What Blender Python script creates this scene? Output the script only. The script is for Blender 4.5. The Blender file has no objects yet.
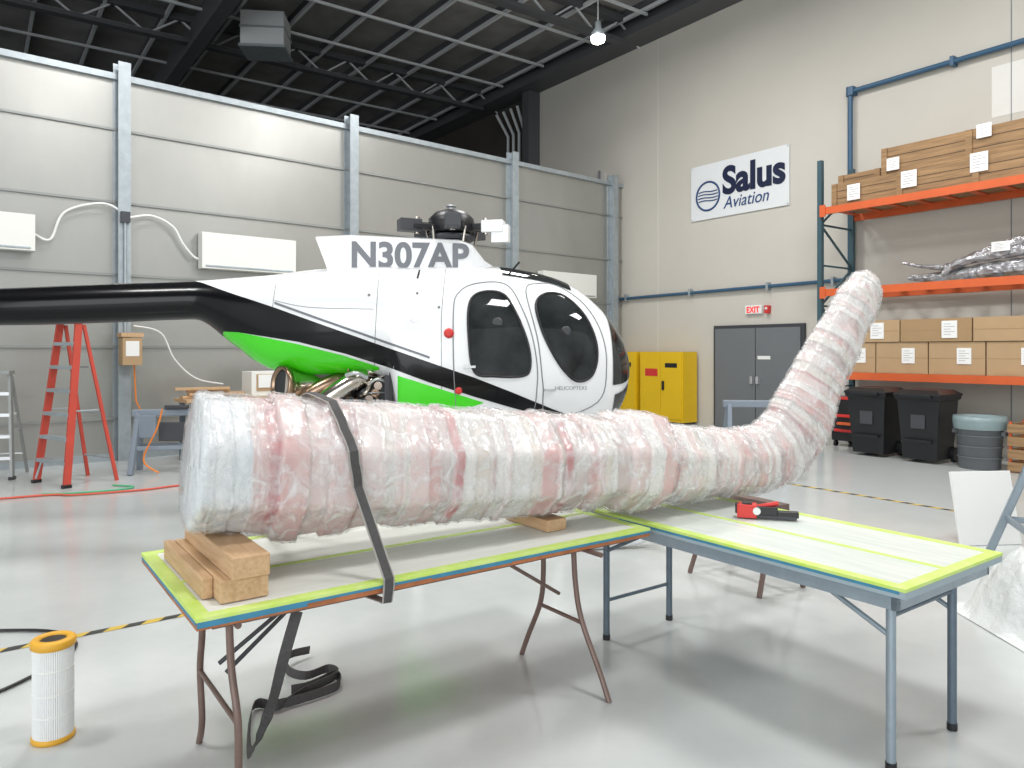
import bpy, math, random
import numpy as np
from mathutils import Vector, Matrix, noise
random.seed(7)
sc=bpy.context.scene
TH=math.radians(36)
U=Vector((math.cos(TH),math.sin(TH),0)); V=Vector((-math.sin(TH),math.cos(TH),0)); Z=Vector((0,0,1))
def W(u,v,z=0): return U*u+V*v+Z*z

# ---------------- materials ----------------
def mat(name,col,rough=0.5,metal=0.0,var=0.0,vscale=3.0,bump=0.0,bscale=40.0,stretch=(1,1,1),coat=0.0,rotz=0.0,col2=None,emit=None,attr=None,bdist=0.01,spec=0.5,alpha=1.0,ridged=False,rvar=0.0):
    m=bpy.data.materials.new(name); m.use_nodes=True
    nt=m.node_tree; b=nt.nodes['Principled BSDF']
    b.inputs['Base Color'].default_value=(*col,1); b.inputs['Roughness'].default_value=rough
    b.inputs['Metallic'].default_value=metal; b.inputs['Coat Weight'].default_value=coat
    b.inputs['Coat Roughness'].default_value=0.08; b.inputs['Specular IOR Level'].default_value=spec
    b.inputs['Alpha'].default_value=alpha
    tc=nt.nodes.new('ShaderNodeTexCoord'); mp=nt.nodes.new('ShaderNodeMapping')
    mp.inputs['Scale'].default_value=stretch
    mr=nt.nodes.new('ShaderNodeMapping'); mr.inputs['Rotation'].default_value=(0,0,rotz)
    nt.links.new(tc.outputs['Object'],mr.inputs['Vector']); nt.links.new(mr.outputs[0],mp.inputs['Vector'])
    base=None
    if attr:
        a=nt.nodes.new('ShaderNodeAttribute'); a.attribute_name=attr; base=a.outputs['Color']
        nt.links.new(base,b.inputs['Base Color'])
    if var>0:
        n=nt.nodes.new('ShaderNodeTexNoise'); n.inputs['Scale'].default_value=vscale; n.inputs['Detail'].default_value=6
        n.inputs['Roughness'].default_value=0.6
        nt.links.new(mp.outputs[0],n.inputs['Vector'])
        cr=nt.nodes.new('ShaderNodeMapRange'); cr.inputs['From Min'].default_value=0.3; cr.inputs['From Max'].default_value=0.7
        nt.links.new(n.outputs['Fac'],cr.inputs['Value'])
        mx=nt.nodes.new('ShaderNodeMix'); mx.data_type='RGBA'
        c2=col2 if col2 else tuple(c*(1-var) for c in col)
        mx.inputs[6].default_value=(*col,1); mx.inputs[7].default_value=(*c2,1)
        if base: 
            nt.links.new(base,mx.inputs[6])
            ml=nt.nodes.new('ShaderNodeMath'); ml.operation='MULTIPLY'; ml.inputs[1].default_value=var
            nt.links.new(cr.outputs[0],ml.inputs[0]); nt.links.new(ml.outputs[0],mx.inputs[0])
        else: nt.links.new(cr.outputs[0],mx.inputs[0])
        nt.links.new(mx.outputs[2],b.inputs['Base Color'])
        if rvar>0:
            rr=nt.nodes.new('ShaderNodeMapRange'); rr.inputs['From Min'].default_value=0.3; rr.inputs['From Max'].default_value=0.7
            rr.inputs['To Min'].default_value=rough-rvar; rr.inputs['To Max'].default_value=rough+rvar
            nt.links.new(n.outputs['Fac'],rr.inputs['Value']); nt.links.new(rr.outputs[0],b.inputs['Roughness'])
    if bump>0:
        n2=nt.nodes.new('ShaderNodeTexNoise'); n2.inputs['Scale'].default_value=bscale; n2.inputs['Detail'].default_value=4
        if ridged: n2.noise_type='RIDGED_MULTIFRACTAL'; n2.inputs['Roughness'].default_value=0.5; n2.inputs['Distortion'].default_value=0.8
        nt.links.new(mp.outputs[0],n2.inputs['Vector'])
        bp=nt.nodes.new('ShaderNodeBump'); bp.inputs['Strength'].default_value=bump; bp.inputs['Distance'].default_value=bdist
        nt.links.new(n2.outputs['Fac'],bp.inputs['Height']); nt.links.new(bp.outputs[0],b.inputs['Normal'])
        nt.links.new(bp.outputs[0],b.inputs['Coat Normal'])
    if emit:
        b.inputs['Emission Color'].default_value=(*emit[:3],1); b.inputs['Emission Strength'].default_value=emit[3]
    return m

M={}
def mk(k,*a,**kw): M[k]=mat(k,*a,**kw); return M[k]
mk('floor_epoxy',(0.56,0.58,0.57),0.17,var=0.12,vscale=1.2,bump=0.04,bscale=3,col2=(0.46,0.485,0.48),rvar=0.06)
mk('wall_paint',(0.60,0.57,0.51),0.8,var=0.06,vscale=0.6,bump=0.1,bscale=60)
mk('wall_patch',(0.76,0.75,0.71),0.8,var=0.05)
mk('wall_dark',(0.06,0.052,0.045),0.9,var=0.3,vscale=1)
mk('ceiling_dark',(0.33,0.32,0.31),0.9,var=0.45,vscale=0.8)
mk('joist_grey',(0.60,0.62,0.63),0.6)
mk('joist_dark',(0.085,0.087,0.093),0.6)
mk('panel_metal',(0.46,0.46,0.435),0.36,metal=0.72,var=0.14,vscale=0.7,bump=0.05,bscale=1.4,stretch=(1,1,0.6),bdist=0.03,rvar=0.05)
mk('galv',(0.44,0.49,0.52),0.4,metal=0.5,var=0.2,vscale=8)
mk('galv_rib',(0.30,0.31,0.30),0.45,metal=0.4)
mk('white_paint',(0.80,0.80,0.76),0.4,var=0.03)
mk('heli_white',(0.85,0.86,0.87),0.18,coat=0.6,var=0.02)
mk('heli_black',(0.004,0.004,0.005),0.22,coat=0.2,spec=0.2)
mk('heli_green',(0.06,0.70,0.010),0.25,coat=0.3)
mk('glass_dark',(0.006,0.008,0.009),0.04,coat=0.0,spec=0.35,var=0.4,vscale=3,col2=(0.035,0.04,0.04))
mk('seam',(0.22,0.23,0.24),0.5)
mk('reg_grey',(0.17,0.18,0.20),0.4)
mk('steel',(0.62,0.53,0.44),0.18,metal=1.0,var=0.35,vscale=7,col2=(0.55,0.53,0.50))
mk('steel_hot',(0.42,0.29,0.20),0.28,metal=1.0,var=0.4,vscale=8)
mk('black',(0.012,0.012,0.014),0.4,var=0.3)
mk('dkgrey',(0.05,0.052,0.06),0.5)
mk('red',(0.62,0.035,0.03),0.4)
mk('ladder_red',(0.56,0.07,0.045),0.45,var=0.15)
mk('alu',(0.62,0.63,0.64),0.35,metal=0.7)
mk('yellow',(0.78,0.50,0.01),0.4,var=0.05)
mk('tape_yellow',(0.66,0.46,0.07),0.6,var=0.2,vscale=10)
mk('tape_black',(0.04,0.04,0.035),0.6)
mk('tape_green',(0.50,0.70,0.10),0.5,var=0.2,vscale=12,col2=(0.60,0.73,0.25))
mk('tape_blue',(0.05,0.24,0.38),0.55,var=0.2,vscale=14)
mk('board',(0.76,0.77,0.72),0.5,var=0.10,vscale=5,stretch=(0.6,6,1),rotz=-TH,bump=0.15,bscale=14)
mk('board_b',(0.70,0.73,0.69),0.35,var=0.14,vscale=5,stretch=(6,0.6,1),rotz=-TH,bump=0.2,bscale=14,col2=(0.55,0.61,0.56))
mk('edge_wood',(0.50,0.17,0.06),0.6,var=0.4,vscale=10)
mk('edge_plastic',(0.33,0.41,0.45),0.5,var=0.1)
mk('leg_brown',(0.20,0.13,0.11),0.4,metal=0.2,var=0.25,vscale=14)
mk('leg_grey',(0.13,0.17,0.21),0.38,metal=0.3,var=0.2,vscale=12)
mk('leg_lt',(0.31,0.37,0.42),0.35,metal=0.4,var=0.15,vscale=12)
mk('lumber',(0.62,0.42,0.25),0.7,var=0.35,vscale=7,stretch=(8,0.7,8),rotz=-TH,bump=0.2,bscale=10,col2=(0.46,0.28,0.14))
mk('crate',(0.40,0.24,0.115),0.75,var=0.5,vscale=4,stretch=(4,0.5,8),rotz=-TH)
mk('crate_dk',(0.12,0.07,0.035),0.75,var=0.4,vscale=4,stretch=(4,0.5,8),rotz=-TH)
mk('card',(0.46,0.31,0.17),0.8,var=0.1,vscale=3)
mk('card2',(0.38,0.245,0.125),0.8,var=0.1,vscale=3)
mk('paper',(0.82,0.82,0.80),0.7)
mk('print',(0.35,0.35,0.36),0.7)
mk('rack_orange',(0.66,0.12,0.03),0.5,var=0.12)
mk('rack_blue',(0.04,0.09,0.11),0.5,var=0.1)
mk('pipe_blue',(0.035,0.10,0.18),0.4)
mk('door_grey',(0.16,0.17,0.18),0.5)
mk('navy',(0.004,0.010,0.045),0.6)
mk('midblue',(0.02,0.06,0.18),0.6)
mk('banner',(0.76,0.78,0.79),0.6,var=0.02)
mk('strap',(0.07,0.066,0.066),0.7,var=0.3,vscale=60)
mk('strap_edge',(0.34,0.32,0.30),0.7)
mk('filter',(0.80,0.81,0.80),0.8,var=0.05,vscale=30)
mk('filter_cap',(0.72,0.38,0.03),0.45)
mk('foil',(0.62,0.62,0.64),0.2,metal=0.75,var=0.6,vscale=6,bump=1.0,bscale=12,bdist=0.05)
mk('bin',(0.010,0.011,0.013),0.4)
mk('drum',(0.12,0.13,0.14),0.5)
mk('bag',(0.22,0.29,0.30),0.3,bump=0.6,bscale=20)
mk('poly',(0.74,0.76,0.75),0.25,bump=0.8,bscale=9,bdist=0.04)
mk('horse_grey',(0.22,0.26,0.31),0.5)
mk('hose_g',(0.10,0.42,0.22),0.5); mk('hose_r',(0.62,0.10,0.06),0.5)
mk('orange',(0.75,0.22,0.03),0.5)
mk('exit_red',(0.7,0.03,0.03),0.5,emit=(0.8,0.03,0.02,0.6))
mk('lamp_glow',(1,0.97,0.9),0.5,emit=(1,0.93,0.8,25))
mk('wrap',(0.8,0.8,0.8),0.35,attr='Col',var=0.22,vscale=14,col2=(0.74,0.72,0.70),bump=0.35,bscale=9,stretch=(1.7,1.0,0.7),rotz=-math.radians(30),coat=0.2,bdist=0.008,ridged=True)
# outer stretch film: thin, partly transparent, creased and glossy
mk('film',(0.80,0.81,0.81),0.14,bump=1.0,bscale=7,stretch=(1.8,1.0,0.8),rotz=-math.radians(30),coat=0.6,bdist=0.016,ridged=True)
_m=M['film']; _nt=_m.node_tree; _b=_nt.nodes['Principled BSDF']
_tc=_nt.nodes.new('ShaderNodeTexCoord'); _mp=_nt.nodes.new('ShaderNodeMapping'); _mp.inputs['Scale'].default_value=(1.0,1.0,0.75)
_n=_nt.nodes.new('ShaderNodeTexNoise'); _n.inputs['Scale'].default_value=11; _n.inputs['Detail'].default_value=7; _n.inputs['Distortion'].default_value=1.6
_r=_nt.nodes.new('ShaderNodeMapRange'); _r.inputs['From Min'].default_value=0.42; _r.inputs['From Max'].default_value=0.74; _r.inputs['To Min'].default_value=0.13; _r.inputs['To Max'].default_value=0.75
_nt.links.new(_tc.outputs['Object'],_mp.inputs['Vector']); _nt.links.new(_mp.outputs[0],_n.inputs['Vector']); _nt.links.new(_n.outputs['Fac'],_r.inputs['Value']); _nt.links.new(_r.outputs[0],_b.inputs['Alpha'])

# ---------------- builder ----------------
class B:
    def __init__(s,name): s.name=name; s.v=[]; s.f=[]; s.m=[]; s.sm=[]; s.ml=[]; s.parts=[]
    def mi(s,k):
        if k not in s.ml: s.ml.append(k)
        return s.ml.index(k)
    def add(s,vs,fs,k,smooth=False):
        o=len(s.v); s.v+= [Vector(p) for p in vs]; i=s.mi(k)
        for f in fs: s.f.append([a+o for a in f]); s.m.append(i); s.sm.append(smooth)
    def box(s,c,size,k,ax=None,ay=None,az=None,taper=1.0):
        ax=(ax or Vector((1,0,0))).normalized(); ay=(ay or Vector((-ax.y,ax.x,0))).normalized(); az=(az or ax.cross(ay)).normalized()
        c=Vector(c); a,b,d=[t/2 for t in size]; vs=[]
        for z in(-d,d):
            t=1 if z<0 else taper
            for (x,y) in((-a,-b),(a,-b),(a,b),(-a,b)): vs.append(c+ax*x*t+ay*y*t+az*z)
        s.add(vs,[(3,2,1,0),(4,5,6,7),(0,1,5,4),(1,2,6,5),(2,3,7,6),(3,0,4,7)],k)
    def uv(s,u0,u1,v0,v1,z0,z1,k,taper=1.0):
        s.box(W((u0+u1)/2,(v0+v1)/2,(z0+z1)/2),(abs(u1-u0),abs(v1-v0),abs(z1-z0)),k,ax=U,taper=taper)
    def beam(s,p0,p1,w,h,k,up=None):
        p0=Vector(p0);p1=Vector(p1); d=p1-p0; a=d.normalized(); up=up or (Z if abs(a.z)<0.95 else Vector((1,0,0)))
        b=up.cross(a).normalized(); c=a.cross(b)
        s.box((p0+p1)/2,(d.length,w,h),k,ax=a,ay=b,az=c)
    def loft(s,rings,k,caps=True,smooth=True):
        n=len(rings[0]); vs=[p for r in rings for p in r]; fs=[]
        for i in range(len(rings)-1):
            for j in range(n):
                fs.append((i*n+j,i*n+(j+1)%n,(i+1)*n+(j+1)%n,(i+1)*n+j))
        s.add(vs,fs,k,smooth)
        if caps:
            s.add(rings[0],[tuple(reversed(range(n)))],k); s.add(rings[-1],[tuple(range(n))],k)
    def tube(s,pts,r,k,n=12,caps=True,smooth=True):
        pts=[Vector(p) for p in pts]; rs=r if isinstance(r,(list,tuple)) else [r]*len(pts)
        rs=list(rs)+[rs[-1]]*(len(pts)-len(rs))
        rings=[]; t0=(pts[1]-pts[0]).normalized()
        x=t0.orthogonal().normalized()
        for i,p in enumerate(pts):
            if i==0: t=t0
            elif i==len(pts)-1: t=(pts[i]-pts[i-1]).normalized()
            else: t=((pts[i+1]-pts[i]).normalized()+(pts[i]-pts[i-1]).normalized()).normalized()
            x=(x-t*x.dot(t)).normalized(); y=t.cross(x)
            rings.append([p+(x*math.cos(2*math.pi*j/n)+y*math.sin(2*math.pi*j/n))*rs[i] for j in range(n)])
        s.loft(rings,k,caps,smooth)
    def lathe(s,c,prof,k,n=32,axis=None,smooth=True):
        c=Vector(c); a=(axis or Z).normalized(); x=a.orthogonal().normalized(); y=a.cross(x)
        s.loft([[c+a*h+(x*math.cos(2*math.pi*j/n)+y*math.sin(2*math.pi*j/n))*r for j in range(n)] for r,h in prof],k,True,smooth)
    def ribbon(s,pts,wd,w,th,k):
        pts=[Vector(p) for p in pts]; rings=[]
        for i,p in enumerate(pts):
            t=(pts[min(i+1,len(pts)-1)]-pts[max(i-1,0)]).normalized()
            d=Vector(wd[i] if isinstance(wd,list) else wd); d=(d-t*d.dot(t)).normalized(); n=t.cross(d)
            rings.append([p+d*w/2+n*th/2,p-d*w/2+n*th/2,p-d*w/2-n*th/2,p+d*w/2-n*th/2])
        s.loft(rings,k,True,False)
    def build(s,bevel=0.0,parent=None):
        me=bpy.data.meshes.new(s.name)
        mn=Vector((min(p.x for p in s.v),min(p.y for p in s.v),min(p.z for p in s.v))); mx=Vector((max(p.x for p in s.v),max(p.y for p in s.v),max(p.z for p in s.v)))
        o=(mn+mx)/2; o.z=mn.z
        me.from_pydata([tuple(p-o) for p in s.v],[],s.f)
        for k in s.ml: me.materials.append(M[k])
        me.polygons.foreach_set('material_index',s.m); me.polygons.foreach_set('use_smooth',s.sm); me.update()
        ob=bpy.data.objects.new(s.name,me); sc.collection.objects.link(ob); ob.location=o
        if bevel>0:
            b=ob.modifiers.new('bevel','BEVEL'); b.width=bevel; b.segments=2; b.limit_method='ANGLE'; b.angle_limit=math.radians(50)
        if parent:
            ob.parent=parent; ob.matrix_parent_inverse=Matrix.Translation(-parent.location)
        return ob
def smooth_pts(pts,n=8,closed=False):
    pts=[Vector(p) for p in pts]; out=[]; N=len(pts)
    for i in range(N if closed else N-1):
        g=lambda j:(pts[j%N] if closed else pts[max(0,min(N-1,j))])
        a,b,c,d=g(i-1),g(i),g(i+1),g(i+2)
        for q in range(n):
            t=q/n; out.append(0.5*((2*b)+(c-a)*t+(2*a-5*b+4*c-d)*t*t+(3*b-a-3*c+d)*t**3))
    if not closed: out.append(pts[-1])
    return out
def text(name,body,size,org,xa,k,parent,shear=0,bold=0,ext=0.003,sx=1.0):
    cu=bpy.data.curves.new(name,'FONT'); cu.body=body; cu.size=size; cu.extrude=ext; cu.offset=bold; cu.shear=shear
    cu.materials.append(M[k]); ob=bpy.data.objects.new(name,cu); sc.collection.objects.link(ob)
    xa=xa.normalized(); za=xa.cross(Z)
    m=Matrix((( xa.x*sx,0,za.x,org[0]),(xa.y*sx,0,za.y,org[1]),(0,1,0,org[2]),(0,0,0,1)))
    ob.parent=parent; ob.matrix_parent_inverse=Matrix.Translation(-parent.location); ob.matrix_basis=m
    return ob

# ---------------- room ----------------
b=B('floor'); b.uv(-16,13.2,-9,30,-0.1,0,'floor_epoxy'); b.build()
b=B('wall_right'); b.uv(13,13.3,-9,16.6,0,9.6,'wall_paint')
b.uv(12.994,13,4.72,4.735,0,9,'seam'); b.uv(12.996,13,12.05,12.06,0,9,'wall_patch')
b.uv(12.995,13,4.0,5.0,5.3,6.1,'wall_patch'); b.build()
b=B('wall_right_rear'); b.uv(13,13.3,16.6,30,0,9.6,'wall_dark'); b.build()
b=B('wall_back'); b.uv(-16,13.3,30,30.3,0,9.6,'wall_dark'); b.build()
b=B('ceiling'); b.uv(-16,13.3,-9,30.3,9.6,9.8,'ceiling_dark'); b.build()
b=B('ceiling_joists')
u=-15.2
while u<12.5:
    b.uv(u,u+0.07,-5,30,9.34,9.42,'joist_grey'); b.uv(u+0.02,u+0.05,-5,30,9.42,9.6,'joist_dark'); u+=1.25
v=8.0
while v<29.5:
    b.uv(-15,12.4,v,v+0.05,9.25,9.31,'joist_grey'); v+=1.9
for v in (12.5,18.5,24.5):
    b.uv(-15,12.4,v,v+0.22,8.85,8.95,'joist_dark'); b.uv(-15,12.4,v,v+0.22,9.35,9.5,'joist_dark')
    uu=-15
    while uu<12:
        b.beam(W(uu,v+0.14,8.9),W(uu+0.7,v+0.14,9.4),0.04,0.04,'joist_grey'); b.beam(W(uu+0.7,v+0.14,9.4),W(uu+1.4,v+0.14,8.9),0.04,0.04,'joist_grey'); uu+=1.4
for u in (-9,-2.2,4):
    b.uv(u,u+0.3,-5,30,8.6,8.72,'joist_dark'); b.uv(u+0.13,u+0.17,-5,30,8.7,9.4,'joist_dark')
b.build()
b=B('wall_girder'); b.uv(12.3,13,-9,30,8.95,9.12,'joist_dark'); b.uv(12.6,12.72,-9,30,9.1,9.6,'joist_dark'); b.uv(12.85,13,-9,30,9.1,9.6,'joist_dark'); b.build()
b=B('conduit_bundle')
for i,(x,z0) in enumerate([(0,5.2),(0.25,5.0),(0.5,5.3),(0.78,5.0),(1.05,5.4)]):
    b.tube([W(12.9,16.9+x,0),W(12.9,16.9+x,8.0),W(12.7,16.9+x*1.3,8.7)],0.045,'joist_grey',8)
b.build()
b=B('column'); b.uv(12.6,13,16.55,16.85,0,8.95,'joist_dark'); b.build()

# partition
Pd=Vector((0.762,0.648,0)).normalized(); Pn=Vector((0.648,-0.762,0)).normalized(); P0=Vector((-6.99,10.1,0))
def P(t,z,n=0): return P0+Pd*t+Pn*n+Z*z
b=B('wall_left')
t0,t1=-6.2,12.75
b.box(P((t0+t1)/2,2.85,-0.04),(t1-t0,0.06,5.7),'panel_metal',ax=Pd)
for z in (0.62,1.69,2.76,3.84,4.92): 
    b.box(P((t0+t1)/2,z,0.0),(t1-t0,0.05,0.035),'galv_rib',ax=Pd)
b.box(P((t0+t1)/2,5.7,0.0),(t1-t0,0.12,0.09),'galv',ax=Pd)
b.box(P((t0+t1)/2,0.05,0.0),(t1-t0,0.08,0.1),'galv',ax=Pd)
for t in (-2.3,1.51,5.29,9.14,12.35):
    b.box(P(t,2.95,0.07),(0.06,0.16,5.9),'galv',ax=Pd)
    b.box(P(t,2.95,0.16),(0.17,0.02,5.9),'galv',ax=Pd)
    b.box(P(t,2.95,0.0),(0.24,0.02,5.9),'galv',ax=Pd)
b.build()
for i,(a,c,z0,z1) in enumerate([(-1.6,0.38,3.0,3.50),(2.60,4.15,2.93,3.50),(9.9,11.6,2.86,3.40)]):
    b=B('wall_heater'); b.box(P((a+c)/2,(z0+z1)/2,0.13),(c-a,0.2,z1-z0),'white_paint',ax=Pd)
    b.box(P((a+c)/2,z0+0.04,0.235),(c-a-0.1,0.012,0.03),'galv',ax=Pd); b.build(0.01)
b=B('air_hose')
b.tube(smooth_pts([P(0.40,3.25,0.05),P(0.58,3.2,0.1),P(0.75,3.6,0.1),P(1.2,3.78,0.12),P(1.45,3.7,0.14),P(1.5,3.6,0.2)]),0.018,'paper',8)
b.tube(smooth_pts([P(1.56,3.6,0.2),P(1.9,3.68,0.1),P(2.2,3.55,0.1),P(2.35,3.3,0.1),P(2.5,3.12,0.1),P(2.58,3.08,0.1)]),0.018,'paper',8)
b.tube([P(1.51,3.6,0.2),P(1.51,1.9,0.2)],0.02,'galv',8)
b.box(P(1.51,3.6,0.2),(0.12,0.08,0.16),'dkgrey',ax=Pd)
b.tube(smooth_pts([P(1.62,2.0,0.22),P(2.0,1.9,0.2),P(2.2,1.5,0.2),P(2.5,1.2,0.25),P(2.9,1.1,0.3)]),0.012,'paper',8)
b.build()
b=B('parts_box'); b.box(P(1.55,1.62,0.33),(0.26,0.24,0.4),'card',ax=Pd); b.box(P(1.55,1.66,0.452),(0.18,0.006,0.22),'paper',ax=Pd); b.box(P(1.55,1.86,0.33),(0.3,0.26,0.06),'lumber',ax=Pd)
b.tube([P(1.6,1.42,0.33),P(1.62,0.9,0.34),P(1.7,0.7,0.36)],0.012,'orange',8); b.build()

# wall pipes
b=B('wall_pipe')
b.tube([W(12.93,13.4,2.9),W(12.93,7.4,2.93)],0.035,'pipe_blue'); b.tube([W(12.9,7.28,1.3),W(12.9,7.28,6.34)],0.045,'pipe_blue')
b.tube([W(12.9,7.28,6.34),W(12.9,0,6.34)],0.045,'pipe_blue')
for v in(13,11,9,7.6): b.uv(12.88,13,v,v+0.05,2.84,3.0,'galv')
for v in(7.2,5.5,3.5,1.5): b.uv(12.84,13,v,v+0.06,6.27,6.42,'pipe_blue')
b.lathe(W(12.9,7.28,6.26),[(0.07,0),(0.07,0.16)],'pipe_blue',16)
b.build()
# doors
b=B('door_1')
b.uv(12.93,12.998,8.22,10.38,0,2.16,'dkgrey')
b.uv(12.90,12.95,8.29,9.295,0.01,2.09,'door_grey'); b.uv(12.90,12.95,9.315,10.32,0.01,2.09,'door_grey')
b.uv(12.84,12.90,9.2,9.26,0.95,1.1,'alu'); b.uv(12.84,12.90,9.34,9.4,0.95,1.1,'alu')
b.uv(12.895,12.90,8.95,9.25,1.45,1.52,'paper')
b.build(0.005)
b=B('exit_sign'); b.uv(12.93,12.998,9.18,9.58,2.38,2.56,'paper'); o=b.build(0.01)
text('lettering','EXIT',0.17,W(12.925,9.54,2.41),-V,'exit_red',o,bold=0.004,sx=0.9)
b=B('fire_alarm'); b.uv(12.9,12.998,9.0,9.1,2.38,2.54,'red'); b.lathe(W(12.9,9.05,2.48),[(0.03,0),(0.02,0.02)],'paper',12,axis=-U); b.build(0.008)
b=B('smoke_horn'); b.uv(12.88,12.998,13.9,14.0,5.9,6.2,'alu'); b.uv(12.84,12.9,13.88,14.02,5.75,5.9,'white_paint'); b.build()
# banner
b=B('company_banner'); b.uv(12.965,12.985,8.57,11.03,4.50,5.70,'banner')
for (v,z) in((8.6,4.53),(11.0,4.53),(8.6,5.67),(11.0,5.67)): b.lathe(W(12.965,v,z),[(0.015,0),(0.015,0.01)],'alu',10,axis=-U)
cv,cz=10.56,5.0
ring=[]
for i in range(49):
    a=2*math.pi*i/48; ring.append(W(12.96,cv+0.31*math.cos(a),cz+0.31*math.sin(a)))
b.tube(ring,0.022,'midblue',6,caps=False)
for k_,dz in enumerate((0.10,0.035,-0.035,-0.10)):
    hw=math.sqrt(0.27**2-dz*dz)
    b.tube([W(12.96,cv+hw-2*hw*q/16,cz+dz+0.012*math.sin(q/16*2*math.pi)) for q in range(17)],0.013,'midblue',6)
o=b.build()
text('lettering','Salus',0.80,W(12.955,10.17,4.98),-V,'navy',o,bold=0.028,sx=0.96)
text('lettering_small','Aviation',0.36,W(12.955,10.14,4.66),-V,'midblue',o,shear=0.25,sx=0.92)
# yellow cabinets
def cabinet(u0,v0,v1,h):
    b=B('safety_cabinet'); b.uv(u0,u0+0.46,v0,v1,0.05,h,'yellow'); b.uv(u0+0.02,u0+0.44,v0+0.03,v1-0.03,0,0.05,'dkgrey')
    vm=(v0+v1)/2
    b.uv(u0-0.02,u0,v0+0.03,vm-0.005,0.12,h-0.06,'yellow'); b.uv(u0-0.02,u0,vm+0.005,v1-0.03,0.12,h-0.06,'yellow')
    b.uv(u0-0.045,u0-0.02,vm-0.12,vm-0.06,0.75,0.95,'black'); b.uv(u0-0.024,u0-0.02,vm+0.08,v1-0.18,h-0.55,h-0.38,'red'); b.uv(u0-0.024,u0-0.02,v0+0.15,vm-0.14,h-0.35,h-0.25,'black')
    b.build(0.01)
cabinet(12.45,10.82,12.1,1.60); cabinet(12.45,12.22,13.1,1.60)

# high bay lamp
b=B('high_bay_lamp'); c=Vector((1.72,14.8,7.90))
b.lathe(c,[(0.15,0),(0.16,0.02),(0.12,0.11),(0.07,0.17),(0.06,0.30),(0.02,0.32)],'galv',24); b.lathe(c-Z*0.03,[(0.06,-0.10),(0.13,-0.06),(0.145,0.03)],'lamp_glow',24)
b.tube([c+Z*0.3,c+Z*1.7],0.012,'joist_grey',6); b.build()
b=B('duct'); b.box((-5.65,17,8.88),(0.95,0.8,0.7+0.06),'joist_grey',ax=Vector((1,0.1,0))); b.box((-5.65,17,8.47),(1.02,0.87,0.06),'galv',ax=Vector((1,0.1,0))); b.box((-5.65,17,8.9),(1.0,0.85,0.04),'galv',ax=Vector((1,0.1,0))); b.build()

# ---------------- rack ----------------
b=B('pallet_rack')
for v in (7.2,3.5):
    for u in (11.81,12.82):
        b.uv(u-0.04,u+0.04,v-0.04,v+0.04,0,4.9,'rack_blue'); b.uv(u-0.09,u+0.09,v-0.08,v+0.08,0,0.015,'rack_blue')
    zz=0.3; s_=0
    while zz<4.5:
        b.beam(W(11.81,v,zz),W(12.82,v,zz),0.03,0.03,'rack_blue')
        b.beam(W(11.81 if s_ else 12.82,v,zz),W(12.82 if s_ else 11.81,v,zz+0.7),0.03,0.03,'rack_blue'); s_=1-s_; zz+=0.7
for z in (1.21,2.62,4.02):
    for u in(11.79,12.84): b.uv(u-0.025,u+0.025,3.54,7.16,z-0.06,z+0.06,'rack_orange')
    for v in(7.13,3.57): b.uv(11.745,11.765,v-0.05,v+0.05,z-0.1,z+0.1,'rack_orange')
    v=3.7
    while v<7.1: b.uv(11.8,12.83,v,v+0.1,z+0.035,z+0.055,'rack_orange' if z>3 else 'galv'); v+=0.42
b.uv(11.8,12.8,6.1,6.9,0.38,0.42,'rack_orange')
b.build()
def crate(name,u0,u1,v0,v1,z0,z1,battens=True,k='crate'):
    b=B(name); b.uv(u0,u1,v0,v1,z0,z1,k)
    if battens:
        n=max(2,int(round((z1-z0)/0.14)))
        for i in range(1,n): b.uv(u0-0.003,u0+0.001,v0,v1,z0+(z1-z0)*i/n-0.006,z0+(z1-z0)*i/n+0.006,'crate_dk')
        b.uv(u0-0.003,u0+0.001,v0,v1,z0,z0+0.014,'crate_dk')
        m=max(2,int((v1-v0)/1.1)+1)
        for i in range(m):
            v=v0+0.05+(v1-v0-0.1)*i/(m-1); b.uv(u0-0.022,u0,v-0.045,v+0.045,z0+0.01,z1,k)
    else:
        b.uv(u0-0.002,u0,v0+0.01,v1-0.01,(z0+z1)/2-0.006,(z0+z1)/2+0.006,'card2')
    return b
def label(b,u,v,z,w=0.22,h=0.28):
    b.uv(u-0.006,u,v-w/2,v+w/2,z-h/2,z+h/2,'paper')
    for q in range(5): b.uv(u-0.008,u-0.006,v-w*(0.36 if q%2 else 0.1),v+w*0.36,z+h*0.30-q*h*0.15,z+h*0.33-q*h*0.15,'print')
b=crate('wooden_crate',11.86,12.8,3.62,7.02,4.08,4.46); label(b,11.835,6.62,4.27,0.22,0.26); label(b,11.835,5.72,4.32,0.24,0.26); label(b,11.835,4.72,4.38,0.24,0.28); b.build()
b=crate('wooden_crate',11.93,12.75,3.58,6.2,4.465,4.90); label(b,11.90,6.0,4.62,0.2,0.2); label(b,11.90,4.68,4.84,0.2,0.2); b.build()
b=crate('wooden_crate',12.0,12.7,6.25,6.98,4.465,4.62); b.build()
v=7.0
for i,w in enumerate([0.75,0.82,0.8,0.88]):
    if v-w<3.6: break
    b=crate('cardboard_box',11.86,12.6,v-w+0.02,v,1.27,1.76,False,'card'); label(b,11.856,v-w/2-0.1,1.55,0.2,0.24); b.build(0.006); v-=w
v=7.0
for i,w in enumerate([1.15,1.05,1.2]):
    if v-w<3.55: break
    b=crate('cardboard_box',11.84,12.6,v-w+0.02,v,1.77,2.12,False,'card2' if i%2 else 'card'); label(b,11.836,v-w/2-0.2,1.95,0.22,0.26); b.build(0.006); v-=w
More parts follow.
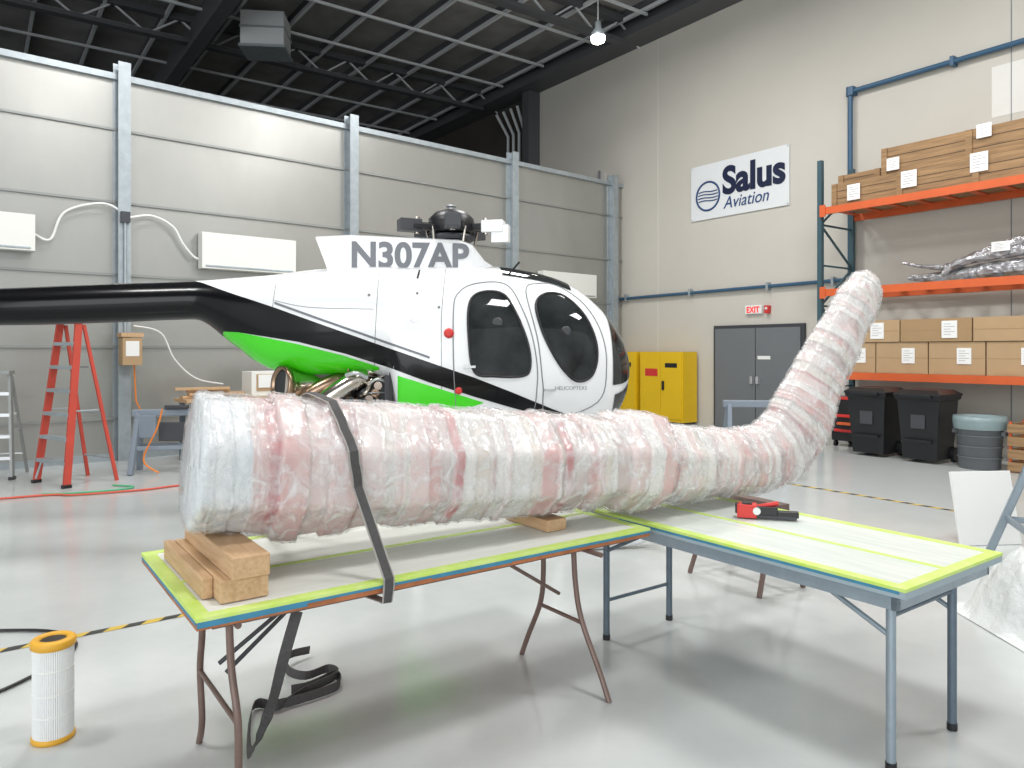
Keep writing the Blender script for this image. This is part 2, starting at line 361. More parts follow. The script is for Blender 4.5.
# foil wrapped part
b=B('foil_wrapped_part')
def blob(path,rs,k,n=14,amp=0.25,sq=1.0):
    pts=smooth_pts(path,6); rr=np.interp(np.linspace(0,1,len(pts)),np.linspace(0,1,len(rs)),rs); rings=[]
    for i,p in enumerate(pts):
        t=(pts[min(i+1,len(pts)-1)]-pts[max(i-1,0)]).normalized(); x=t.cross(Z).normalized(); y=x.cross(t)
        rings.append([p+(x*math.cos(2*math.pi*j/n)*sq+y*math.sin(2*math.pi*j/n))*rr[i]*(1+amp*noise.noise(Vector((i*0.7,j*0.9,3)))) for j in range(n)])
    return rings
b.loft(blob([W(12.2,5.9,2.80),W(12.2,5.5,2.78),W(12.2,5.0,2.80),W(12.2,4.5,2.83),W(12.2,3.8,2.82)],[0.03,0.08,0.11,0.13,0.12],'foil'),'foil',smooth=False)
b.loft(blob([W(12.1,5.95,3.04),W(12.1,5.6,2.95),W(12.1,5.2,2.92),W(12.15,4.8,3.08),W(12.15,4.2,3.22),W(12.2,3.7,3.28)],[0.02,0.03,0.06,0.07,0.08,0.07],'foil'),'foil',smooth=False)
b.loft(blob([W(12.0,5.3,2.78),W(12.05,5.1,2.96),W(12.15,4.5,3.06),W(12.15,3.8,3.10)],[0.03,0.06,0.09,0.08],'foil'),'foil',smooth=False)
label(b,12.0,4.5,3.14,0.24,0.14)
b.build()
# bins
def bin_(u,v):
    b=B('wheelie_bin')
    rings=[]
    for h,(a,c) in [(0.05,(0.25,0.24)),(0.9,(0.31,0.29)),(0.93,(0.34,0.32)),(0.97,(0.34,0.32))]:
        rings.append([W(u+x*a,v+y*c,h) for x,y in((-1,-1),(1,-1),(1,1),(-1,1))])
    b.loft(rings,'bin',smooth=False)
    b.loft([[W(u+x*a,v+y*c,h) for x,y in((-1,-1),(1,-1),(1,1),(-1,1))] for h,a,c in((0.97,0.36,0.33),(1.0,0.36,0.33),(1.06,0.25,0.25))],'bin',smooth=False)
    b.uv(u-0.4,u-0.35,v-0.22,v+0.22,0.95,0.99,'bin'); b.uv(u-0.34,u-0.3,v-0.2,v+0.2,0.3,0.34,'bin'); b.uv(u-0.305,u-0.30,v-0.1,v+0.1,0.5,0.7,'dkgrey')
    for s_ in(-1,1): b.lathe(W(u+0.25,v+s_*0.27-0.03,0.11),[(0.11,0),(0.11,0.06)],'bin',20,axis=V)
    b.build(0.012)
bin_(11.42,6.02); bin_(11.36,5.22)
b=B('trash_drum'); c=W(11.3,4.5)
b.lathe(c,[(0.24,0),(0.25,0.02),(0.29,0.62),(0.31,0.63),(0.31,0.68),(0.29,0.69)],'drum',32)
for k_ in (0.15,0.3,0.45): b.lathe(c+Z*k_,[(0.262+k_*0.05,0),(0.268+k_*0.05,0.01),(0.264+k_*0.05,0.02)],'drum',32)
b.lathe(c+Z*0.60,[(0.315,-0.05),(0.33,0.06),(0.32,0.13),(0.27,0.12),(0.24,0.02)],'bag',32)
for s_ in(-1,1): b.box(c+V*s_*0.31+Z*0.5,(0.1,0.05,0.06),'drum',ax=U)
b.build()
b=B('scrap_crate'); 
for q in range(4): b.uv(11.2,11.22,3.6,4.1,0.02+q*0.17,0.14+q*0.17,'crate'); b.uv(11.7,11.72,3.6,4.1,0.02+q*0.17,0.14+q*0.17,'crate'); b.uv(11.2,11.72,4.1,4.12,0.02+q*0.17,0.14+q*0.17,'crate'); b.uv(11.2,11.72,3.58,3.6,0.02+q*0.17,0.14+q*0.17,'crate')
for a in(11.22,11.68):
    for c_ in (3.6,4.08): b.uv(a,a+0.03,c_,c_+0.03,0,0.68,'rack_orange')
b.uv(11.22,11.7,3.6,4.1,0.0,0.03,'crate'); b.build()
b=B('tool_cart'); b.uv(11.90,12.5,6.55,7.05,0.1,0.8,'black'); b.uv(11.88,11.90,6.6,7.0,0.5,0.55,'red'); b.uv(11.88,11.90,6.6,7.0,0.25,0.3,'red'); b.uv(11.88,12.52,6.53,7.07,0.8,0.84,'red')
for a in(11.95,12.42):
    for c_ in(6.6,7.0): b.lathe(W(a,c_-0.02,0.05),[(0.05,0),(0.05,0.04)],'black',12,axis=V)
b.build(0.008)

# ---------------- tables ----------------
def table_top(b,u0,u1,v0,v1,board,edge):
    b.uv(u0,u1,v0,v1,0.700,0.735,edge); b.uv(u0+0.006,u1-0.006,v0+0.006,v1-0.006,0.735,0.74,board)
    w=0.05; z0,z1=0.7395,0.7415
    b.uv(u0,u1,v0,v0+w,z0,z1,'tape_green'); b.uv(u0,u1,v1-w,v1,z0,z1,'tape_green')
    b.uv(u0,u0+w,v0,v1,z0,z1+0.0004,'tape_green'); b.uv(u1-w,u1,v0,v1,z0,z1+0.0004,'tape_green')
    b.uv(u0-0.002,u1+0.002,v0-0.002,v0,0.728,0.7415,'tape_green'); b.uv(u0-0.002,u0,v0,v1,0.728,0.7415,'tape_green'); b.uv(u0,u1,v1,v1+0.002,0.725,0.7415,'tape_green'); b.uv(u1,u1+0.002,v0,v1,0.725,0.7415,'tape_green')
b=B('folding_table')
table_top(b,0.60,2.76,2.615,3.62,'board','edge_wood')
b.uv(0.60,2.76,3.06,3.09,0.7395,0.742,'tape_green'); 
b.uv(0.70,0.93,3.40,3.56,0.7405,0.7420,'tape_blue')
for a,c_,h in((0.60,0.98,0.708),(0.98,1.5,0.718),(1.5,1.9,0.712),(1.9,2.76,0.716)): b.uv(a,c_,2.6125,2.6145,h,0.729,'tape_blue')
b.uv(0.5975,0.5995,2.62,3.6,0.715,0.729,'tape_blue')
b.uv(0.67,2.71,2.70,2.72,0.665,0.70,'leg_brown'); b.uv(0.67,2.71,3.45,3.47,0.665,0.70,'leg_brown')
def wish(b,u,vc,k,du=0.0,sp=0.33,tp=0.13):
    for s_ in(-1,1):
        b.tube(smooth_pts([W(u,vc+s_*tp,0.70),W(u+du*.3,vc+s_*tp*1.05,0.5),W(u+du*.6,vc+s_*tp*1.35,0.33),W(u+du*.9,vc+s_*(sp*0.82),0.12),W(u+du,vc+s_*sp,0.0)],6),0.0135,k,12)
    b.tube([W(u+du*.6,vc-tp*1.4,0.32),W(u+du*.6,vc+tp*1.4,0.32)],0.010,k,10)
    b.tube([W(u,vc-0.32,0.685),W(u,vc+0.5,0.685)],0.012,k,10)
wish(b,0.74,2.95,'leg_brown',0.02,0.32,0.2); wish(b,2.36,2.86,'leg_brown',0.03,0.34,0.12)
b.tube([W(0.77,2.9,0.42),W(1.15,2.95,0.69)],0.009,'dkgrey',8); b.tube([W(0.77,3.0,0.42),W(1.15,2.95,0.69)],0.009,'dkgrey',8)
b.tube([W(2.37,2.86,0.42),W(1.95,2.86,0.69)],0.009,'leg_brown',8)
b.build(0.0015)
b=B('folding_table')
table_top(b,2.824,3.69,1.378,3.168,'board_b','edge_plastic')
b.uv(3.22,3.25,1.4,3.15,0.7395,0.742,'tape_green')
b.uv(2.822,2.8235,1.40,2.9,0.716,0.729,'tape_blue')
b.uv(2.85,2.875,1.42,3.12,0.64,0.70,'leg_lt'); b.uv(3.64,3.665,1.42,3.12,0.64,0.70,'leg_lt')
b.uv(2.85,3.665,1.42,1.445,0.64,0.70,'leg_lt')
for v,k in ((1.47,'leg_lt'),(3.08,'leg_grey')):
    for u in (2.9,3.42):
        b.tube([W(u,v,0.70),W(u,v,0.0)],0.0185,k if u<3 or v>2 else 'leg_grey',14); b.lathe(W(u,v,0),[(0.021,0),(0.021,0.03)],'black',14)
    b.tube([W(2.9,v,0.22 if v>2 else 0.60),W(3.42,v,0.22 if v>2 else 0.60)],0.010,'leg_grey',10)
for u in (2.9,3.42):
    b.tube([W(u,1.47,0.52),W(u,1.80,0.67)],0.011,'leg_lt',8); b.tube([W(u,3.08,0.5),W(u,2.75,0.67)],0.011,'leg_grey',8)
b.build(0.0015)

# lumber
b=B('lumber_block')
b.uv(0.70,0.87,2.71,3.44,0.743,0.823,'lumber'); b.uv(0.735,0.87,2.69,3.42,0.8245,0.905,'lumber')
b.uv(0.66,0.699,2.80,3.46,0.743,0.82,'lumber')
b.build(0.005)
b=B('lumber_block'); b.uv(2.28,2.40,2.84,3.2,0.742,0.80,'lumber'); b.build(0.004)

# ---------------- wrapped tail boom ----------------
BD=Vector((0.862,0.506,0)).normalized(); BN=Vector((0.506,-0.862,0)).normalized(); BO=Vector((-1.216,2.949,0))-BD*0.06
key=[(0,1.205,.262,.27),(.4,1.165,.268,.265),(.82,1.13,.262,.26),(1.34,1.09,.25,.25),(1.86,1.06,.236,.235),(2.04,1.053,.236,.24),(2.06,1.05,.258,.258),(2.34,1.035,.252,.25),(2.36,1.01,.215,.215),(3.0,.968,.190,.19),(3.22,.965,.19,.17),(3.44,1.02,.225,.15),(3.60,1.16,.245,.135),(3.76,1.42,.215,.125),(4.04,1.77,.185,.11),(4.26,2.03,.155,.10),(4.37,2.14,.13,.085)]
K=np.array(key); arc=np.concatenate([[0],np.cumsum(np.hypot(np.diff(K[:,0]),np.diff(K[:,1])))])
NR=860; A=np.linspace(0,arc[-1],NR); C=[np.interp(A,arc,K[:,i]) for i in range(4)]
def gs(x,sg):
    k=np.exp(-0.5*(np.arange(-3*sg,3*sg+1)/sg)**2); k/=k.sum(); xp=np.pad(x,3*sg,mode='reflect',reflect_type='odd'); return np.convolve(xp,k,'valid')
C[0]=gs(C[0],15); C[1]=gs(C[1],15); C[2]=gs(C[2],2); C[3]=gs(C[3],2)
edges=[-0.3]; offs=[]; cols=[]
rw=[(.72,.68,.65),(.60,.34,.32),(.66,.49,.465),(.46,.11,.115),(.64,.57,.51),(.52,.40,.38)]
prev=-1
while edges[-1]<arc[-1]+0.4:
    a=edges[-1]
    if a<0.13: c_=(0.62,0.66,0.69); w=0.07
    else:
        pr=[.20,.23,.22,.15,.11,.09] if a<2.4 else [.26,.12,.24,.04,.18,.16]
        i=random.choices(range(6),pr)[0]
        if i==prev: i=(i+2)%6
        prev=i; c_=rw[i]
        if i==3: w=random.choice((0.014,0.022,0.045))
        elif a<2.4: w=random.choice((0.022,0.04,0.06,0.09,0.11))
        else: w=random.uniform(0.03,0.065)
    edges.append(a+w); offs.append(random.uniform(-0.012,0.010) if w>0.02 else -0.006)
    cols.append(c_)
edges=np.array(edges); 
NA=80; vcol=[]; rings=[]; frings=[]
def octf(th,amt):
    q=((th+math.pi/8)%(math.pi/4))-math.pi/8
    return (1-amt)+amt*(1/math.cos(q))*0.985
for i in range(NR):
    p=BO+BD*float(C[0][i])+Z*float(C[1][i]); j0=max(0,i-1); j1=min(NR-1,i+1)
    t=(BD*float(C[0][j1]-C[0][j0])+Z*float(C[1][j1]-C[1][j0])).normalized()
    up=(t.cross(-BN)); up=up if up.dot(Z-BD*0.3)>0 else -up
    a=float(A[i]); endf=1.0
    if a<0.03: endf=math.sqrt(max(0,1-((0.03-a)/0.03)**2))*0.07+0.93
    tail=arc[-1]-a
    if tail<0.14: endf=math.sqrt(max(0.0,1-((0.14-tail)/0.14)**2))*0.95+0.05
    rg=[]; fr=[]
    for j in range(NA):
        th=2*math.pi*j/NA; ct,st=math.cos(th),math.sin(th)
        f=octf(th+0.12,1.0 if a<2.6 else 0.6)
        nb=noise.noise(Vector((ct*1.5,st*1.5,a*3)))
        aa=a+0.020*math.sin(th+0.6)+0.010*nb
        q=int(np.searchsorted(edges,aa))-1; q=max(0,min(len(offs)-1,q)); d=(aa-edges[q]); d2=(edges[q+1]-aa) if q+1<len(edges) else 1
        bl=min(1,d/0.008); prevo=offs[q-1] if q>0 else offs[q]; of=prevo*(1-bl)+offs[q]*bl
        lip=0.004*math.exp(-(d/0.008)**2)-0.003*math.exp(-(d2/0.007)**2)
        wk=0.006*noise.noise(Vector((aa*7,ct*2.0,st*2.0)))+0.0018*noise.noise(Vector((aa*34+th*6,ct*5,st*5)))
        sag=0
        if 0.10<a<0.70 and st<-0.3: sag=0.03*math.sin((a-0.10)/0.60*math.pi)*(-st)
        e_=(of+wk+lip)*endf
        r1=max(float(C[3][i])*f*endf+e_,0.004); r2=max(float(C[2][i])*f*endf+e_+sag,0.004)
        q3=p+BN*(r1*ct)+up*r2*st
        if q3.z<0.754 : q3.z=0.754
        rg.append(q3)
        # film bridges the steps and is creased diagonally
        cr=1-abs(noise.noise(Vector((aa*5+th*1.1,ct*2.3,st*2.3)))); cr2=1-abs(noise.noise(Vector((aa*11-th*1.6,ct*3.5,st*3.5+7))))
        fo=0.006+max(0,-of)*0.5+0.006*cr**6+0.004*cr2**6
        q4=p+BN*((r1+fo)*ct)+up*(r2+fo)*st-t*(0.006 if i==0 else 0)+t*(0.006 if i==NR-1 else 0)
        if q4.z<0.7465: q4.z=0.7465
        fr.append(q4)
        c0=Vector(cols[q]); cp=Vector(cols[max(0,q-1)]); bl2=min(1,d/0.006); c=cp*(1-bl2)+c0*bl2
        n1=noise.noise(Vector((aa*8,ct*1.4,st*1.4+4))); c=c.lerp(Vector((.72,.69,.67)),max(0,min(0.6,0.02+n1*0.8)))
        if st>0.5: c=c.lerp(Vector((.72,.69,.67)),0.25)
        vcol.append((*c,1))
    rings.append(rg); frings.append(fr)
fs=[]
for i in range(NR-1):
    for j in range(NA): fs.append((i*NA+j,i*NA+(j+1)%NA,(i+1)*NA+(j+1)%NA,(i+1)*NA+j))
fs.append(tuple(reversed(range(NA)))); fs.append(tuple((NR-1)*NA+j for j in range(NA)))
b=B('wrapped_tail_boom'); b.add([p for r in rings for p in r],fs,'wrap',True)
boom=b.build()
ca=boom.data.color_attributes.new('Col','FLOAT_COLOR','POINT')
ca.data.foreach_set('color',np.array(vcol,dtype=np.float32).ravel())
b=B('stretch_film'); b.add([p for r in frings for p in r],fs,'film',True); b.build(parent=boom)
def boom_ring_pt(s,th,off):
    i=int(np.argmin(np.abs(C[0][:620]-s))); p=BO+BD*float(C[0][i])+Z*float(C[1][i]); 
    f=octf(th+0.12,1.0)
    return p+BN*(float(C[3][i])*f+off)*math.cos(th)+Z*(float(C[2][i])*f+off)*math.sin(th)
# strap
b=B('ratchet_strap')
e=W(1.30,2.600,0.755); pts=[W(1.28,2.75,0.655),W(1.29,2.595,0.665),e-Z*0.03,e]
for i in range(17):
    f=i/16; th=math.radians(-12)+f*math.radians(150); pts.append(boom_ring_pt(0.59-0.13*f,th,0.026))
pts.append(W(1.15,3.64,0.75)); pts.append(W(1.15,3.64,0.68))
b.ribbon(pts,BD,0.046,0.004,'strap_edge')
b.ribbon([p+ (BN*0.0025 if i<9 else Z*0.003) for i,p in enumerate(pts)],BD,0.034,0.003,'strap')
hang=smooth_pts([W(0.98,2.72,0.66),W(0.93,2.72,0.50),W(0.90,2.78,0.30),W(0.84,2.84,0.12),Vector((-1.17,3.35,0.03)),Vector((-1.06,3.36,0.025)),Vector((-0.98,3.5,0.03)),Vector((-0.86,3.62,0.05)),Vector((-0.93,3.74,0.03)),Vector((-1.02,3.66,0.03)),Vector((-1.12,3.70,0.04)),Vector((-1.16,3.85,0.05)),Vector((-1.08,3.95,0.04))],6)
wd=[Vector((0.8,0.3,0.2)).lerp(Vector((0.25,0.1,1)),min(1,i/20)) for i in range(len(hang))]
for p in hang: p.z=max(p.z,0.024)
b.ribbon(hang,wd,0.042,0.004,'strap')
b2=smooth_pts([Vector((-1.10,3.36,0.025)),Vector((-0.99,3.42,0.025)),Vector((-0.84,3.56,0.025)),Vector((-0.88,3.68,0.025)),Vector((-0.97,3.56,0.025)),Vector((-1.05,3.52,0.025))],6)
b.ribbon(b2,Vector((0.1,0.3,1)),0.042,0.004,'strap')
b.build()
# clamp on table B
b=B('ratchet_clamp'); c=Vector((1.26,3.97,0.742)); ax=Vector((0.95,-0.3,0)).normalized(); ay_=Vector((-ax.y,ax.x,0))
b.box(c+Z*0.04,(0.10,0.08,0.07),'red',ax=ax); b.box(c+Z*0.078,(0.05,0.06,0.012),'black',ax=ax); b.box(c-ax*0.045+Z*0.05,(0.03,0.065,0.05),'black',ax=ax); b.box(c+ax*0.10+Z*0.045,(0.11,0.07,0.045),'black',ax=ax); b.box(c+ax*0.20+Z*0.03,(0.12,0.05,0.03),'black',ax=ax)
b.box(c+ax*0.10+Z*0.015,(0.30,0.05,0.02),'dkgrey',ax=ax)
b.tube([c+ax*0.05+Z*0.06,c+ax*0.16+Z*0.085],0.012,'red',8); b.lathe(c+ax*0.05+Z*0.045-ay_*0.045,[(0.02,0),(0.02,0.09)],'alu',12,axis=ay_); b.build(0.004)

# filter + cord
b=B('air_filter'); c=Vector((-1.94,3.13,0)); n=120
def pl(z,r0,r1): return [c+Z*z+Vector((math.cos(2*math.pi*j/n),math.sin(2*math.pi*j/n),0))*(r0 if j%2 else r1) for j in range(n)]
b.loft([pl(0.02,0.074,0.077),pl(0.40,0.074,0.077)],'filter',smooth=False)
for z in (0.11,0.2,0.3): b.lathe(c+Z*z,[(0.0775,0),(0.0775,0.006)],'paper',40)
b.lathe(c,[(0.078,0),(0.082,0.004),(0.082,0.018),(0.077,0.022)],'filter_cap',40)
b.lathe(c+Z*0.388,[(0.078,0),(0.085,0.006),(0.085,0.030),(0.076,0.038),(0.055,0.038),(0.052,0.028)],'filter_cap',40)
b.lathe(c+Z*0.417,[(0.05,0),(0.045,0.002)],'black',30)
b.build()
b=B('power_cord'); b.tube(smooth_pts([(-3.4,4.25,0.012),(-2.9,4.30,0.012),(-2.65,4.28,0.012),(-2.5,4.2,0.012),(-2.38,4.0,0.012),(-2.42,3.6,0.012),(-2.6,3.3,0.012),(-3.0,3.0,0.012)]),0.009,'black',8); b.build()
b=B('air_hose'); b.tube(smooth_pts([(-7.2,7.6,0.015),(-6.0,7.9,0.015),(-5.2,8.3,0.015),(-4.9,8.3,0.015),(-4.3,8.6,0.015),(-3.9,8.9,0.015),(-3.2,8.6,0.015)]),0.012,'hose_r',8)
b.tube(smooth_pts([(-5.3,8.35,0.015),(-5.0,8.4,0.015),(-4.6,8.6,0.015),(-4.5,8.8,0.015),(-4.8,8.9,0.015)]),0.011,'hose_g',8); b.build()
# hazard tape
def hazard(p0,d,L,w=0.06):
    b=B('hazard_tape'); d=d.normalized(); n=Vector((-d.y,d.x,0)); q=0;i=0
    while q<L:
        a=p0+d*q; e_=p0+d*(q+0.10); sh=d*0.05
        b.add([a-n*w/2+Z*.002,e_-n*w/2+Z*.002,e_+n*w/2+sh+Z*.002,a+n*w/2+sh+Z*.002],[(0,1,2,3)],'tape_yellow' if i%2 else 'tape_black'); q+=0.10;i+=1
    b.build()
hazard(W(-3.5,4.9),U,4.55); hazard(W(8.08,8.6),-V,6.5)

# ---------------- helicopter ----------------
HD=Vector((0.99,0.139,0)).normalized(); HN=Vector((0.139,-0.99,0)).normalized(); HO=Vector((1.10,7.1,0))
ST=np.array([(0,1.45,1.45,0.0),(.05,1.68,1.2,.22),(.15,1.86,1.02,.37),(.31,2.05,.88,.50),(.6,2.26,.72,.62),(1.0,2.375,.64,.69),(1.4,2.42,.60,.715),(1.9,2.42,.61,.715),(2.12,2.41,.68,.69),(2.26,2.40,1.33,.66),(2.42,2.395,1.38,.61),(2.9,2.36,1.40,.47),(3.27,2.31,1.46,.36),(3.6,2.28,1.68,.27),(3.95,2.25,1.91,.175),(4.6,2.22,1.88,.165),(5.58,2.165,1.85,.155),(7.6,2.08,1.86,.11)])
def pchip(x,y):
    x=np.array(x);y=np.array(y);h=np.diff(x);d=np.diff(y)/h;m=np.zeros_like(y)
    for i in range(1,len(x)-1):
        if d[i-1]*d[i]>0:
            w1=2*h[i]+h[i-1];w2=h[i]+2*h[i-1]; m[i]=(w1+w2)/(w1/d[i-1]+w2/d[i])
    m[0]=d[0];m[-1]=d[-1]
    def f(q):
        i=int(min(max(np.searchsorted(x,q)-1,0),len(x)-2)); t=(q-x[i])/h[i]
        return float((2*t**3-3*t*t+1)*y[i]+(t**3-2*t*t+t)*h[i]*m[i]+(-2*t**3+3*t*t)*y[i+1]+(t**3-t*t)*h[i]*m[i+1])
    return f
xs=np.sqrt(ST[:,0]); fT,fB,fW=pchip(xs,ST[:,1]),pchip(xs,ST[:,2]),pchip(xs,ST[:,3])
def sect(s):
    q=math.sqrt(max(s,0)); zt,zb,w=fT(q),fB(q),fW(q); return (zt+zb)/2,max((zt-zb)/2,0.001),max(w,0.001)
def nexp(s): return 2.2 if s<2.1 else (2.2+0.4*min(1,(s-2.1)/0.4) if s<3.2 else max(2.05,2.6-(s-3.2)))
def surf(s,th,side=1):
    zc,hh,w=sect(s); n=nexp(s); c,sn=math.cos(th),math.sin(th)
    lat=w*math.copysign(abs(c)**(2/n),c); vz=hh*math.copysign(abs(sn)**(2/n),sn)
    return HO-HD*s+HN*lat*side+Z*(zc+vz)
def surfn(s,th,side,off):
    e=0.004; p=surf(s,th,side)
    a=surf(s+e,th,side)-surf(max(s-e,1e-4),th,side); t=surf(s,th+0.01,side)-surf(s,th-0.01,side); n=a.cross(t)
    if n.length<1e-9: return p
    n.normalize(); ctr=HO-HD*max(s,0.5)+Z*sect(s)[0]
    if n.dot(p-ctr)<0: n=-n
    return p+n*off
def zth(s,z):
    zc,hh,w=sect(s); zz=max(-0.999,min(0.999,(z-zc)/hh)); return math.asin(math.copysign(abs(zz)**(nexp(s)/2),zz))
def SP(s,z,side=1,off=0.006): return surfn(s,zth(s,z),side,off)
heli=bpy.data.objects.new('helicopter',None); sc.collection.objects.link(heli); heli.location=HO
TOPc=[(.5,1.0),(.84,1.13),(1.2,1.28),(1.53,1.41),(1.85,1.52),(2.19,1.64),(2.5,1.75),(2.785,1.85),(3.2,2.00),(3.5,2.10)]
BOTc=[(.5,.985),(.84,1.05),(1.2,1.15),(1.53,1.25),(1.9,1.37),(2.19,1.48),(2.6,1.61),(3.0,1.71),(3.5,1.79)]
JS=3.5; JE=4.02
b=B('fuselage'); NA=96; rings=[]; ss=[ (i/40)**2*2.1+0.0006 for i in range(41)]+list(np.linspace(2.12,JS,60))
for s in ss: rings.append([surf(s,2*math.pi*(j+0.5)/NA) for j in range(NA)])
b.loft(rings,'heli_white',caps=False)
NS=30
def zbound(s): return float(np.interp(s,[3.5,3.7,3.85,3.95,4.02],[2.10,2.17,2.225,2.25,2.262]))
def zlow(s): return float(np.interp(s,[3.5,3.66,3.72,4.02],[1.79,1.80,1.72,1.5]))
upper=[];lower=[];mid=[];mid2=[]
for s in np.linspace(JS,JE,NS):
    th=zth(s,zbound(s)); thl=zth(s,max(zlow(s),sect(s)[0]-sect(s)[1]*0.998))
    upper.append([surf(s,th+(math.pi-2*th)*j/24) for j in range(25)])
    mid.append([surf(s,thl+(th-thl)*j/16) for j in range(17)])
    mid2.append([surf(s,thl+(th-thl)*j/16,-1) for j in range(17)])
    lower.append([surf(s,thl-(math.pi+2*thl)*j/16) for j in range(17)])
def strip(rows,k):
    m=len(rows[0]); vs=[p for r in rows for p in r]
    b.add(vs,[(i*m+j,i*m+j+1,(i+1)*m+j+1,(i+1)*m+j) for i in range(len(rows)-1) for j in range(m-1)],k,True)
strip(upper,'heli_white'); strip(mid,'heli_black'); strip(mid2,'heli_black'); strip(lower,'heli_green')
rings=[[surf(s,2*math.pi*(j+0.5)/NA) for j in range(NA)] for s in np.linspace(JE,7.6,22)]
b.loft(rings,'heli_black'); b.build(parent=heli)
b=B('windows')
def patch(b,outl,k,side,off=0.006,n=8,sub=6):
    o=smooth_pts([(p[0],p[1],0) for p in outl],sub,True); cx=sum(p.x for p in o)/len(o); cy=sum(p.y for p in o)/len(o); N=len(o)
    vs=[SP(cx,cy,side,off)]; fs=[]
    for r in range(1,n+1):
        for p in o: vs.append(SP(cx+(p.x-cx)*r/n,cy+(p.y-cy)*r/n,side,off))
    for j in range(N): fs.append((0,1+j,1+(j+1)%N))
    for r in range(n-1):
        for j in range(N): fs.append((1+r*N+j,1+(r+1)*N+j,1+(r+1)*N+(j+1)%N,1+r*N+(j+1)%N))
    b.add(vs,fs,k,True); return o
RW=[(1.562,2.03),(1.46,2.13),(1.27,2.12),(1.165,1.95),(1.07,1.68),(1.055,1.49),(1.12,1.42),(1.36,1.42),(1.53,1.46),(1.575,1.75)]
FW=[(.985,2.03),(.89,2.13),(.72,2.12),(.55,1.96),(.455,1.75),(.44,1.56),(.50,1.41),(.63,1.37),(.75,1.46),(.86,1.62),(.95,1.82)]
RDo=[(1.70,1.95),(1.64,2.14),(1.47,2.22),(1.23,2.21),(1.11,2.0),(1.02,1.7),(0.99,1.35),(1.08,1.05),(1.6,1.05),(1.69,1.3)]
FDo=[(1.06,2.15),(.93,2.23),(.74,2.21),(.52,2.05),(.38,1.8),(.34,1.5),(.42,1.18),(.88,1.06),(.94,1.35),(.98,1.7)]
se=B('door_seams')
for side in(1,-1):
    for o_ in(RW,FW):
        o=patch(b,o_,'glass_dark',side,0.007)
        se.tube([SP(p.x,p.y,side,0.007) for p in o]+[SP(o[0].x,o[0].y,side,0.007)],0.011,'black',8)
    for o_ in (RDo,FDo):
        o=smooth_pts([(p[0],p[1],0) for p in o_],6,True); se.tube([SP(p.x,p.y,side,0.001) for p in o]+[SP(o[0].x,o[0].y,side,0.001)],0.0055,'seam',6)
def gpatch(b,s0,s1,a0,a1,k,side,off=0.006,n=14):
    vs=[surfn(s0+(s1-s0)*i/n,math.radians(a0+(a1-a0)*j/n),side,off) for i in range(n+1) for j in range(n+1)]
    b.add(vs,[(i*(n+1)+j,(i+1)*(n+1)+j,(i+1)*(n+1)+j+1,i*(n+1)+j+1) for i in range(n) for j in range(n)],k,True)
for side in(1,-1):
    gpatch(b,0.02,0.27,-12,84,'glass_dark',side); gpatch(b,0.62,1.25,60,86,'glass_dark',side); gpatch(b,0.06,0.24,-62,-22,'glass_dark',side)
    for (s,z) in((1.33,1.87),(0.73,1.80)):
        se.lathe(SP(s,z,side,0.006),[(0.045,0),(0.045,0.004),(0.03,0.006)],'dkgrey',20,axis=HN*side)
    for (s,z) in((1.62,1.5),(0.93,1.30)): se.beam(SP(s,z,side,0.012),SP(s-0.1,z,side,0.012),0.015,0.02,'alu')
    for (s,z,r) in((1.74,1.78,0.042),(1.66,1.30,0.03)): se.lathe(SP(s,z,side,0.0),[(r,0),(r,0.012),(r*0.5,0.016)],'red',20,axis=HN*side)
    se.lathe(SP(2.02,1.9,side,0.0),[(0.03,0),(0.03,0.012)],'alu',16,axis=HN*side)
    for (s,z) in ((2.0,2.12),(2.4,2.1),(1.82,2.0)): se.lathe(SP(s,z,side,0.0),[(0.012,0),(0.012,0.008)],'seam',10,axis=HN*side)
    for pl_ in ([(1.75,2.35),(1.80,1.9),(1.8,1.2)],[(2.32,2.3),(2.34,1.9),(2.36,1.5)],[(2.36,1.98),(2.9,2.0),(3.2,2.06)],[(3.2,2.2),(3.22,1.95),(3.24,1.6)]):
        o=smooth_pts([(p[0],p[1],0) for p in pl_],8); se.tube([SP(p.x,p.y,side,0.0) for p in o],0.003,'seam',6)
b.build(parent=heli); se.build(parent=heli)
b=B('livery')
def stripe(b,top,bot,s0,s1,k,side,off,n=70,m=8):
    fx=lambda tab,s: float(np.interp(s,[p[0] for p in tab],[p[1] for p in tab]))
    vs=[]
    for i in range(n+1):
        s=s0+(s1-s0)*i/n; a=zth(s,fx(top,s)); c_=zth(s,fx(bot,s))
        for j in range(m+1): vs.append(surfn(s,c_+(a-c_)*j/m,side,off))
    b.add(vs,[(i*(m+1)+j,(i+1)*(m+1)+j,(i+1)*(m+1)+j+1,i*(m+1)+j+1) for i in range(n) for j in range(m)],k,True)
for side in(1,-1):
    stripe(b,TOPc,BOTc,0.5,JS+0.004,'heli_black',side,0.004)
    stripe(b,[(2.3,1.49),(2.6,1.59),(3.0,1.69),(3.5,1.79)],[(2.3,1.48),(2.5,1.43),(2.9,1.43),(3.25,1.47),(3.5,1.60)],2.32,JS,'heli_green',side,0.005)
    stripe(b,[(1.45,1.20),(1.7,1.28),(1.9,1.345),(2.2,1.44)],[(1.45,1.195),(1.75,1.10),(1.95,0.95),(2.1,0.85)],1.45,2.16,'heli_green',side,0.005)
    stripe(b,[(p[0],p[1]+0.05) for p in TOPc],[(p[0],p[1]+0.03) for p in TOPc],1.9,3.2,'reg_grey',side,0.004)
b.build(parent=heli)
